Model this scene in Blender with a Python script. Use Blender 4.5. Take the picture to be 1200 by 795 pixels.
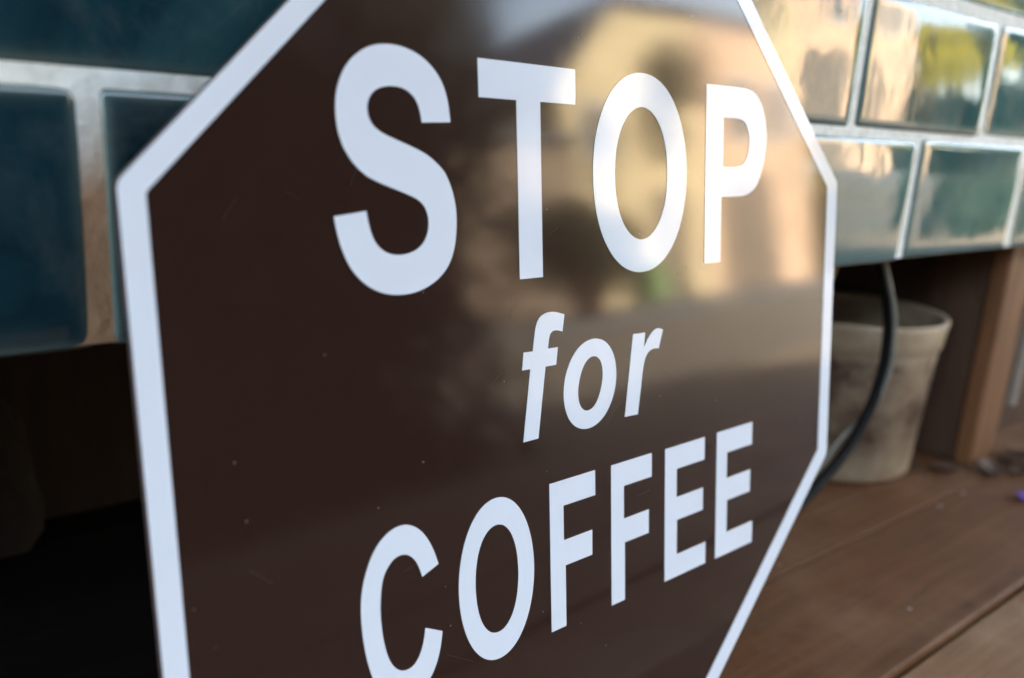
import bpy, bmesh, math, random, json
from mathutils import Matrix, Vector, noise
import numpy as np
R = math.radians
sc = bpy.context.scene
for o in list(bpy.data.objects): bpy.data.objects.remove(o)
C = sc.collection

# ------------------------------------------------------------------ scale and frame
H = 0.095                      # height of one tile course, metres
OFF = 0.7927                   # puts the timber deck 0.45 m above the pavement
def W(X, Z, z=0.0):            # wall units (along the wall, up, out of the wall) -> metres
    return Vector((X*H, -z*H, Z*H + OFF))
ZF = -3.606933                 # deck surface in wall units
DECK = ZF*H + OFF

# ------------------------------------------------------------------ camera
CAM = (-0.720521, -0.066951, 3.393655)
RWT = ((0.786732, -0.113152, 0.606836), (0.055172, -0.966233, -0.251693), (0.614824, 0.231496, -0.753924))
cd = bpy.data.cameras.new('camera'); cam = bpy.data.objects.new('camera', cd); C.objects.link(cam)
def wdir(v): return Vector((v[0], -v[2], v[1]))
cols = [wdir([RWT[i][k] for i in range(3)]) for k in range(3)]
cr, cu, cb = cols[0], -cols[1], -cols[2]
M = Matrix(((cr[0], cu[0], cb[0], 0), (cr[1], cu[1], cb[1], 0), (cr[2], cu[2], cb[2], 0), (0, 0, 0, 1)))
M.translation = W(*CAM)
cam.matrix_world = M
cd.sensor_width = 36; cd.lens = 979.394/1200*36
cd.clip_start = 0.01; cd.clip_end = 3000
cd.dof.use_dof = True; cd.dof.focus_distance = 0.40; cd.dof.aperture_fstop = cd.lens/7.4
sc.camera = cam

# ------------------------------------------------------------------ light
SUN_EL, SUN_ROT = R(36), R(38)
w = bpy.data.worlds.new("World"); sc.world = w; w.use_nodes = True
nt = w.node_tree; bg = nt.nodes['Background']
sky = nt.nodes.new('ShaderNodeTexSky'); sky.sky_type = 'NISHITA'; sky.sun_disc = False
sky.sun_elevation = SUN_EL; sky.sun_rotation = SUN_ROT
sky.air_density = 1.0; sky.dust_density = 3.0; sky.ozone_density = 1.0
# thin broken cloud over the whole dome
wtc = nt.nodes.new('ShaderNodeTexCoord'); wmp = nt.nodes.new('ShaderNodeMapping'); wmp.inputs['Scale'].default_value = (1, 1, 2.6)
wnz = nt.nodes.new('ShaderNodeTexNoise'); wnz.inputs['Scale'].default_value = 2.2; wnz.inputs['Detail'].default_value = 6; wnz.inputs['Roughness'].default_value = 0.55
wrp = nt.nodes.new('ShaderNodeValToRGB'); wrp.color_ramp.elements[0].position = 0.3; wrp.color_ramp.elements[0].color = (0.12, 0.12, 0.12, 1)
wrp.color_ramp.elements[1].position = 0.7; wrp.color_ramp.elements[1].color = (0.6, 0.6, 0.6, 1)
wmx = nt.nodes.new('ShaderNodeMix'); wmx.data_type = 'RGBA'; wmx.inputs[7].default_value = (4.9, 5.5, 5.4, 1)
nt.links.new(wtc.outputs['Generated'], wmp.inputs[0]); nt.links.new(wmp.outputs[0], wnz.inputs['Vector']); nt.links.new(wnz.outputs['Fac'], wrp.inputs[0])
nt.links.new(wrp.outputs[0], wmx.inputs[0]); nt.links.new(sky.outputs[0], wmx.inputs[6])
nt.links.new(wmx.outputs[2], bg.inputs[0]); bg.inputs[1].default_value = 0.15
sd = bpy.data.lights.new('sun', 'SUN'); sd.energy = 5.0; sd.angle = R(0.53); sd.color = (1, 0.91, 0.77)
sun = bpy.data.objects.new('sun', sd); C.objects.link(sun)
sv = Vector((math.sin(SUN_ROT)*math.cos(SUN_EL), math.cos(SUN_ROT)*math.cos(SUN_EL), math.sin(SUN_EL)))
sun.rotation_euler = sv.to_track_quat('Z', 'Y').to_euler(); sun.location = sv*60
vs = sc.view_settings
vs.view_transform = 'Standard'; vs.look = 'None'; vs.gamma = 1; vs.use_curve_mapping = False
vs.exposure = 3.72
sc.render.engine = 'CYCLES'
cy = sc.cycles
cy.max_bounces = 8; cy.diffuse_bounces = 5; cy.glossy_bounces = 5
cy.caustics_reflective = False; cy.caustics_refractive = False
cy.sample_clamp_indirect = 6
try:
    cy.use_denoising = True; cy.denoiser = 'OPENIMAGEDENOISE'
except Exception: pass

# ------------------------------------------------------------------ helpers
def link(o, parent=None):
    C.objects.link(o)
    if parent: o.parent = parent
    return o
def mesh_obj(name, verts, faces, mat=None, parent=None, smooth=False):
    me = bpy.data.meshes.new(name); me.from_pydata([tuple(v) for v in verts], [], faces); me.update()
    if mat: me.materials.append(mat)
    if smooth:
        for p in me.polygons: p.use_smooth = True
    return link(bpy.data.objects.new(name, me), parent)
def bm_obj(name, bm, mat=None, parent=None, smooth=False):
    me = bpy.data.meshes.new(name); bm.normal_update(); bm.to_mesh(me); bm.free()
    if mat: me.materials.append(mat)
    if smooth:
        for p in me.polygons: p.use_smooth = True
    return link(bpy.data.objects.new(name, me), parent)
def add_box(bm, lo, hi, bevel=0.0, seg=1):
    t = bmesh.new()
    bmesh.ops.create_cube(t, size=1)
    for v in t.verts:
        v.co = Vector([(lo[i]+hi[i])/2 + v.co[i]*(hi[i]-lo[i]) for i in range(3)])
    if bevel: bmesh.ops.bevel(t, geom=t.edges[:], offset=bevel, segments=seg, affect='EDGES', profile=0.5)
    me = bpy.data.meshes.new('tmp'); t.to_mesh(me); t.free(); bm.from_mesh(me); bpy.data.meshes.remove(me)
def box(name, lo, hi, mat, parent=None, bevel=0.0, seg=1):
    bm = bmesh.new(); add_box(bm, lo, hi, bevel, seg); return bm_obj(name, bm, mat, parent)
def empty(name, loc=(0, 0, 0)):
    o = bpy.data.objects.new(name, None); o.location = loc; o.empty_display_size = 0.05; return link(o)
def tag(o, label=None, cat=None, group=None, kind=None):
    if label: o['label'] = label
    if cat: o['category'] = cat
    if group: o['group'] = group
    if kind: o['kind'] = kind
    return o
def wbox(name, X, Z, z, mat, parent=None, bevel=0.0, seg=1):   # box in wall units
    a, b = W(X[0], Z[0], z[1]), W(X[1], Z[1], z[0])
    return box(name, a, b, mat, parent, bevel, seg)
def tube(name, pts, rad, mat, parent=None, n=12):
    P = [Vector(p) for p in pts]; verts = []; faces = []
    up = Vector((0, 0, 1))
    for i, p in enumerate(P):
        t = (P[min(i+1, len(P)-1)] - P[max(i-1, 0)]).normalized()
        a = t.cross(Vector((1, 0.2, 0.1))).normalized(); b = t.cross(a)
        r = rad[i] if hasattr(rad, '__len__') else rad
        for k in range(n):
            q = 2*math.pi*k/n; verts.append(p + (a*math.cos(q) + b*math.sin(q))*r)
    for i in range(len(P)-1):
        for k in range(n):
            faces.append((i*n+k, i*n+(k+1) % n, (i+1)*n+(k+1) % n, (i+1)*n+k))
    faces.append(tuple(range(n))[::-1]); faces.append(tuple((len(P)-1)*n+k for k in range(n)))
    return mesh_obj(name, verts, faces, mat, parent, True)
def spline(P, n=8):
    P = [Vector(p) for p in P]; out = []
    Q = [2*P[0]-P[1]] + P + [2*P[-1]-P[-2]]
    for i in range(1, len(Q)-2):
        p0, p1, p2, p3 = Q[i-1:i+3]
        for k in range(n):
            t = k/n
            out.append(0.5*((2*p1)+(p2-p0)*t+(2*p0-5*p1+4*p2-p3)*t*t+(3*p1-p0-3*p2+p3)*t**3))
    out.append(P[-1]); return out

# ------------------------------------------------------------------ materials
class NT:
    def __init__(s, name):
        s.m = bpy.data.materials.new(name); s.m.use_nodes = True; s.t = s.m.node_tree
        s.b = s.t.nodes['Principled BSDF']
    def n(s, typ, **kw):
        d = s.t.nodes.new(typ)
        for k, v in kw.items():
            if k.startswith('i_'): d.inputs[int(k[2:]) if k[2:].isdigit() else k[2:].replace('_', ' ')].default_value = v
            else: setattr(d, k, v)
        return d
    def l(s, a, b): s.t.links.new(a, b)
    def obj(s, scale=None):
        tc = s.n('ShaderNodeTexCoord')
        if scale is None: return tc.outputs['Object']
        mp = s.n('ShaderNodeMapping'); mp.inputs['Scale'].default_value = scale; s.l(tc.outputs['Object'], mp.inputs[0]); return mp.outputs[0]
    def noise(s, vec, scale, detail=4, rough=0.55, dist=0.0):
        d = s.n('ShaderNodeTexNoise'); d.inputs['Scale'].default_value = scale; d.inputs['Detail'].default_value = detail
        d.inputs['Roughness'].default_value = rough; d.inputs['Distortion'].default_value = dist
        s.l(vec, d.inputs['Vector']); return d.outputs['Fac']
    def ramp(s, fac, stops):
        d = s.n('ShaderNodeValToRGB'); e = d.color_ramp.elements
        while len(e) < len(stops): e.new(0.5)
        for k, (p, c) in enumerate(stops): e[k].position = p; e[k].color = (*c, 1) if len(c) == 3 else c
        s.l(fac, d.inputs[0]); return d.outputs[0]
    def mix(s, fac, a, b, blend='MIX'):
        d = s.n('ShaderNodeMix', data_type='RGBA', blend_type=blend)
        for i, v in ((0, fac), (6, a), (7, b)):
            if hasattr(v, 'is_output'): s.l(v, d.inputs[i])
            else: d.inputs[i].default_value = v if i == 0 else (*v, 1)
        return d.outputs[2]
    def math(s, op, a, b=None, clamp=False):
        d = s.n('ShaderNodeMath', operation=op, use_clamp=clamp)
        for i, v in ((0, a), (1, b)):
            if v is None: continue
            if hasattr(v, 'is_output'): s.l(v, d.inputs[i])
            else: d.inputs[i].default_value = v
        return d.outputs[0]
    def bump(s, h, strength, dist):
        d = s.n('ShaderNodeBump'); d.inputs['Strength'].default_value = strength; d.inputs['Distance'].default_value = dist
        s.l(h, d.inputs['Height']); s.l(d.outputs[0], s.b.inputs['Normal']); return d
    def set(s, **kw):
        for k, v in kw.items():
            i = s.b.inputs[k.replace('_', ' ')]
            if hasattr(v, 'is_output'): s.l(v, i)
            else: i.default_value = (*v, 1) if isinstance(v, tuple) and len(v) == 3 else v
        return s
def simple(name, col, rough=0.6, var=0.25, scale=20, bump=0.0, **kw):
    m = NT(name); f = m.noise(m.obj(), scale, 6)
    m.set(Base_Color=m.ramp(f, [(0.3, tuple(c*(1-var) for c in col)), (0.7, tuple(min(1, c*(1+var)) for c in col))]), Roughness=rough, **kw)
    if bump: m.bump(f, 0.6, bump)
    return m.m

def mat_sign(name, col, specks=True):
    m = NT(name); v = m.obj()
    base = m.mix(0.0, col, col)
    if specks:
        vo = m.n('ShaderNodeTexVoronoi'); vo.inputs['Scale'].default_value = 95; m.l(v, vo.inputs['Vector'])
        d = m.math('LESS_THAN', vo.outputs['Distance'], 0.035)
        gate = m.math('GREATER_THAN', m.noise(v, 31, 2), 0.50)
        base = m.mix(m.math('MULTIPLY', m.math('MULTIPLY', d, gate), 0.38), col, (0.42, 0.38, 0.33))
        # hairline scratches
        for k, (ang, sc_, th) in enumerate(((0.5, 7.0, 0.004), (-0.9, 5.0, 0.003), (1.25, 6.0, 0.003))):
            mp = m.n('ShaderNodeMapping'); mp.inputs['Rotation'].default_value = (0, 0, ang); mp.inputs['Scale'].default_value = (1, 1, 1)
            m.l(v, mp.inputs[0])
            wv = m.n('ShaderNodeTexWave', wave_type='BANDS'); wv.inputs['Scale'].default_value = sc_; wv.inputs['Distortion'].default_value = 2.2
            wv.inputs['Detail'].default_value = 1; wv.inputs['Detail Scale'].default_value = 2.0
            m.l(mp.outputs[0], wv.inputs['Vector'])
            ln = m.math('GREATER_THAN', wv.outputs['Fac'], 1-th*0.06)
            g2 = m.math('GREATER_THAN', m.noise(v, 17+9*k, 1), 0.66)
            base = m.mix(m.math('MULTIPLY', m.math('MULTIPLY', ln, g2), 0.04), base, (0.3, 0.26, 0.22))
    else:
        grime = m.ramp(m.noise(v, 26, 6, 0.7), [(0.45, (0, 0, 0)), (0.8, (0.10, 0.10, 0.10))])
        base = m.mix(grime, col, (0.5, 0.46, 0.40))
        vo = m.n('ShaderNodeTexVoronoi'); vo.inputs['Scale'].default_value = 120; m.l(v, vo.inputs['Vector'])
        d = m.math('MULTIPLY', m.math('LESS_THAN', vo.outputs['Distance'], 0.03), m.math('GREATER_THAN', m.noise(v, 31, 2), 0.58))
        base = m.mix(m.math('MULTIPLY', d, 0.35), base, (0.2, 0.15, 0.1))
    dust = m.noise(v, 14, 5, 0.6)
    rr = m.n('ShaderNodeMapRange'); rr.inputs[1].default_value = 0.4; rr.inputs[2].default_value = 0.75
    rr.inputs[3].default_value = 0.07; rr.inputs[4].default_value = 0.115; m.l(dust, rr.inputs[0])
    m.set(Base_Color=base, Roughness=rr.outputs[0], IOR=1.55)
    m.bump(m.noise(v, 9, 2, 0.4), 0.25, 0.0006)
    return m.m
M_BROWN = mat_sign('brown_gloss_sheet', (0.0260, 0.0122, 0.0090))
M_WHITE = mat_sign('white_gloss_vinyl', (0.655, 0.68, 0.745), False)
M_EDGE = simple('sheet_edge', (0.09, 0.055, 0.05), 0.5)

def mat_tile():
    m = NT('teal_glaze'); tc = m.n('ShaderNodeTexCoord'); oi = m.n('ShaderNodeObjectInfo')
    add = m.n('ShaderNodeVectorMath', operation='ADD'); sc3 = m.n('ShaderNodeVectorMath', operation='SCALE')
    cmb = m.n('ShaderNodeCombineXYZ')
    for i in range(3): m.l(oi.outputs['Random'], cmb.inputs[i])
    m.l(cmb.outputs[0], sc3.inputs[0]); sc3.inputs['Scale'].default_value = 7.3
    m.l(tc.outputs['Object'], add.inputs[0]); m.l(sc3.outputs[0], add.inputs[1]); v = add.outputs[0]
    at = m.n('ShaderNodeAttribute', attribute_name='rim', attribute_type='GEOMETRY')
    mott = m.noise(v, 10, 6, 0.65, 0.8)
    body = m.ramp(mott, [(0.36, (0.002, 0.009, 0.016)), (0.5, (0.006, 0.025, 0.037)), (0.64, (0.022, 0.060, 0.068))])
    sepc = m.n('ShaderNodeSeparateColor'); m.l(oi.outputs['Color'], sepc.inputs[0])
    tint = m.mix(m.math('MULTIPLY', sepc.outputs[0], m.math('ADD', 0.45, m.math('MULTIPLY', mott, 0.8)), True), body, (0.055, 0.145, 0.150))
    rimf = m.math('MULTIPLY', at.outputs['Fac'], m.math('ADD', 0.55, m.math('MULTIPLY', m.noise(v, 60, 3), 0.8)), True)
    col = m.mix(rimf, tint, (0.12, 0.165, 0.15))
    film = m.ramp(m.noise(v, 22, 5, 0.7, 0.5), [(0.52, (0, 0, 0)), (0.78, (0.16, 0.16, 0.16))])
    col = m.mix(film, col, (0.22, 0.23, 0.21))
    # tiny crazing pits
    vo = m.n('ShaderNodeTexVoronoi'); vo.inputs['Scale'].default_value = 120; m.l(v, vo.inputs['Vector'])
    pit = m.math('MULTIPLY', m.math('LESS_THAN', vo.outputs['Distance'], 0.06), m.math('GREATER_THAN', m.noise(v, 40, 2), 0.6))
    col = m.mix(m.math('MULTIPLY', pit, 0.5), col, (0.004, 0.01, 0.012))
    m.set(Base_Color=col, Roughness=m.ramp(m.noise(v, 18, 4, 0.6), [(0.4, (0.05,)*3), (0.75, (0.16,)*3)]), IOR=1.56)
    st = m.n('ShaderNodeMapping'); st.inputs['Scale'].default_value = (1, 1, 0.7); m.l(v, st.inputs[0])
    h1 = m.noise(st.outputs[0], 22, 2, 0.45, 0.4); h2 = m.noise(st.outputs[0], 95, 3, 0.6)
    hh = m.math('ADD', m.math('MULTIPLY', h1, 1.0), m.math('MULTIPLY', h2, 0.075))
    m.bump(hh, 1.0, 0.0005)
    return m.m
M_TILE = mat_tile()

def mat_grout():
    m = NT('pale_grout'); v = m.obj()
    f = m.noise(v, 160, 6, 0.65); g = m.noise(v, 9, 4)
    col = m.ramp(f, [(0.25, (0.64, 0.62, 0.56)), (0.6, (0.85, 0.84, 0.78)), (0.8, (0.90, 0.89, 0.84))])
    # brown splash dirt low on the wall at the left of the sign
    vm = m.n('ShaderNodeVectorMath', operation='DISTANCE'); m.l(v, vm.inputs[0]); vm.inputs[1].default_value = tuple(W(0.35, -0.95, 0))
    s = m.math('SUBTRACT', 1.0, m.math('DIVIDE', m.math('ADD', vm.outputs['Value'], m.math('MULTIPLY', g, 0.03)), 0.108), True)
    s = m.math('MULTIPLY', s, 3.4, True)
    col = m.mix(m.math('MULTIPLY', s, 0.9), col, (0.33, 0.15, 0.048))
    gr = m.math('MULTIPLY', m.math('GREATER_THAN', m.noise(v, 55, 3), 0.68), 0.25)
    col = m.mix(gr, col, (0.30, 0.24, 0.17))
    m.set(Base_Color=col, Roughness=0.72, IOR=1.45)
    m.bump(m.math('ADD', f, m.math('MULTIPLY', m.noise(v, 60, 5, 0.6), 2.4)), 1.0, 0.0011)
    return m.m
M_GROUT = mat_grout()

def mat_wood(name, dark, light, rough=0.5, grain=(1.2, 22, 22), spec=0.3, specks=0.0, stain=None, bump=0.0008):
    m = NT(name); oi = m.n('ShaderNodeObjectInfo'); tc = m.n('ShaderNodeTexCoord')
    add = m.n('ShaderNodeVectorMath', operation='ADD'); cmb = m.n('ShaderNodeCombineXYZ')
    m.l(m.math('MULTIPLY', oi.outputs['Random'], 17.0), cmb.inputs[0]); m.l(m.math('MULTIPLY', oi.outputs['Random'], 5.0), cmb.inputs[1])
    m.l(tc.outputs['Object'], add.inputs[0]); m.l(cmb.outputs[0], add.inputs[1])
    mp = m.n('ShaderNodeMapping'); mp.inputs['Scale'].default_value = grain; m.l(add.outputs[0], mp.inputs[0])
    g = m.noise(mp.outputs[0], 4, 7, 0.62, 0.9); p = m.noise(add.outputs[0], 7, 4, 0.6)
    f = m.math('ADD', m.math('MULTIPLY', g, 0.65), m.math('MULTIPLY', p, 0.35))
    col = m.ramp(f, [(0.3, dark), (0.68, light)])
    fine = m.noise(mp.outputs[0], 22, 4, 0.6)
    col = m.mix(m.math('MULTIPLY', m.math('GREATER_THAN', fine, 0.62), 0.35), col, tuple(c*0.5 for c in dark))
    if stain: col = m.mix(m.ramp(m.noise(add.outputs[0], 5, 5, 0.65), [(0.48, (0, 0, 0)), (0.66, (0.75, 0.75, 0.75))]), col, stain)
    if specks:
        vo = m.n('ShaderNodeTexVoronoi'); vo.inputs['Scale'].default_value = 42; m.l(add.outputs[0], vo.inputs['Vector'])
        s = m.math('MULTIPLY', m.math('LESS_THAN', vo.outputs['Distance'], 0.11), m.math('GREATER_THAN', m.noise(add.outputs[0], 23, 2), 0.57))
        col = m.mix(m.math('MULTIPLY', s, specks), col, (0.42, 0.38, 0.32))
    m.set(Base_Color=col, Specular_IOR_Level=spec, Roughness=m.ramp(f, [(0.3, (rough+0.12,)*3), (0.7, (rough-0.06,)*3)]))
    m.bump(m.math('ADD', g, m.math('MULTIPLY', fine, 0.3)), 0.7, bump)
    return m.m
M_DECK = mat_wood('brown_deck_timber', (0.058, 0.023, 0.0095), (0.140, 0.057, 0.024), 0.55, spec=0.15, specks=0.6, stain=(0.17, 0.088, 0.046))
M_DECK_WORN = mat_wood('worn_deck_timber', (0.11, 0.054, 0.027), (0.23, 0.118, 0.060), 0.6, spec=0.15, specks=0.6, stain=(0.28, 0.185, 0.115))
M_DECK_SHADE = mat_wood('shade_black_timber', (0.004, 0.0032, 0.0026), (0.009, 0.007, 0.006), 0.9, spec=0.05)  # recess shade put into the colour of the rear deck planks
M_POST = mat_wood('oiled_post_timber', (0.075, 0.030, 0.011), (0.18, 0.074, 0.028), 0.55, grain=(22, 22, 1.2))
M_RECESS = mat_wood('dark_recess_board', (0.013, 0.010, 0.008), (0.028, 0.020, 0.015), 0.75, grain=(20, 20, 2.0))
M_PARTN = mat_wood('brown_partition_board', (0.045, 0.024, 0.015), (0.09, 0.050, 0.031), 0.75, grain=(20, 20, 2.0), spec=0.15)
M_PALEWOOD = mat_wood('grey_batten_timber', (0.13, 0.10, 0.08), (0.30, 0.24, 0.19), 0.7, grain=(22, 22, 1.2))

# ================================================================== THE SIGN
SX = ((0.999351, -0.001789, 0.035967), (-0.002638, 0.992445, 0.122661), (-0.035915, -0.122676, 0.991797))
SCTR = (2.311434, -1.295374, 0.395029); SS = 2.326594*H
BW = 0.048176; SH = (-0.00632, 0.003824)
sx, sy, sz = (wdir([SX[i][k] for i in range(3)]) for k in range(3))
MS = Matrix(((sx[0], sy[0], sz[0], 0), (sx[1], sy[1], sz[1], 0), (sx[2], sy[2], sz[2], 0), (0, 0, 0, 1)))
MS.translation = W(*SCTR)
sign = empty('stop_sign'); sign.matrix_world = MS
tag(sign, 'brown octagonal sign with white border and lettering leaning against the tiles', 'sign')
def octagon(ap, sh=(0, 0), rad=0.0):
    c = math.tan(math.pi/8); V = [(1, c), (c, 1), (-c, 1), (-1, c), (-1, -c), (-c, -1), (c, -1), (1, -c)]
    V = [Vector((a*ap+sh[0], b*ap+sh[1])) for a, b in V]
    if not rad: return V
    out = []
    for i, p in enumerate(V):
        a = (V[i-1]-p).normalized(); b = (V[(i+1) % 8]-p).normalized()
        for t in (0, 0.25, 0.5, 0.75, 1):
            q0, q1 = p+a*rad, p+b*rad
            out.append((1-t)**2*q0 + 2*t*(1-t)*p + t*t*q1)
    return out
def prism(name, loop, z0, z1, mat, parent):
    n = len(loop)
    v = [(p[0]*SS, p[1]*SS, z1) for p in loop] + [(p[0]*SS, p[1]*SS, z0) for p in loop]
    f = [tuple(range(n)), tuple(range(2*n-1, n-1, -1))] + [(i, n+i, n+(i+1) % n, (i+1) % n) for i in range(n)]
    return mesh_obj(name, v, f, mat, parent)
pn = prism('panel', octagon(0.999, rad=0.012), -0.003, 0.0, M_BROWN, sign)
pn.data.materials.append(M_EDGE)
for p in pn.data.polygons:
    if abs(p.normal.z) < 0.5: p.material_index = 1
T1 = 0.00025
def flat_shape(name, loops, mat, parent):
    cu_ = bpy.data.curves.new(name, 'CURVE'); cu_.dimensions = '2D'; cu_.fill_mode = 'BOTH'; cu_.extrude = T1/2
    for lp in loops:
        s = cu_.splines.new('POLY'); s.points.add(len(lp)-1); s.use_cyclic_u = True
        for q, p in zip(s.points, lp): q.co = (p[0]*SS, p[1]*SS, 0, 1)
    tmp = bpy.data.objects.new(name+'_tmp', cu_); C.objects.link(tmp)
    me = bpy.data.meshes.new_from_object(tmp.evaluated_get(bpy.context.evaluated_depsgraph_get()))
    bpy.data.objects.remove(tmp); bpy.data.curves.remove(cu_)
    me.name = name; me.materials.clear(); me.materials.append(mat)
    me.transform(Matrix.Translation((0, 0, T1/2 + 0.00003)))
    return link(bpy.data.objects.new(name, me), parent)
flat_shape('border', [octagon(0.9975, rad=0.012), octagon(1-BW, SH, rad=0.006)], M_WHITE, sign)
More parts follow.
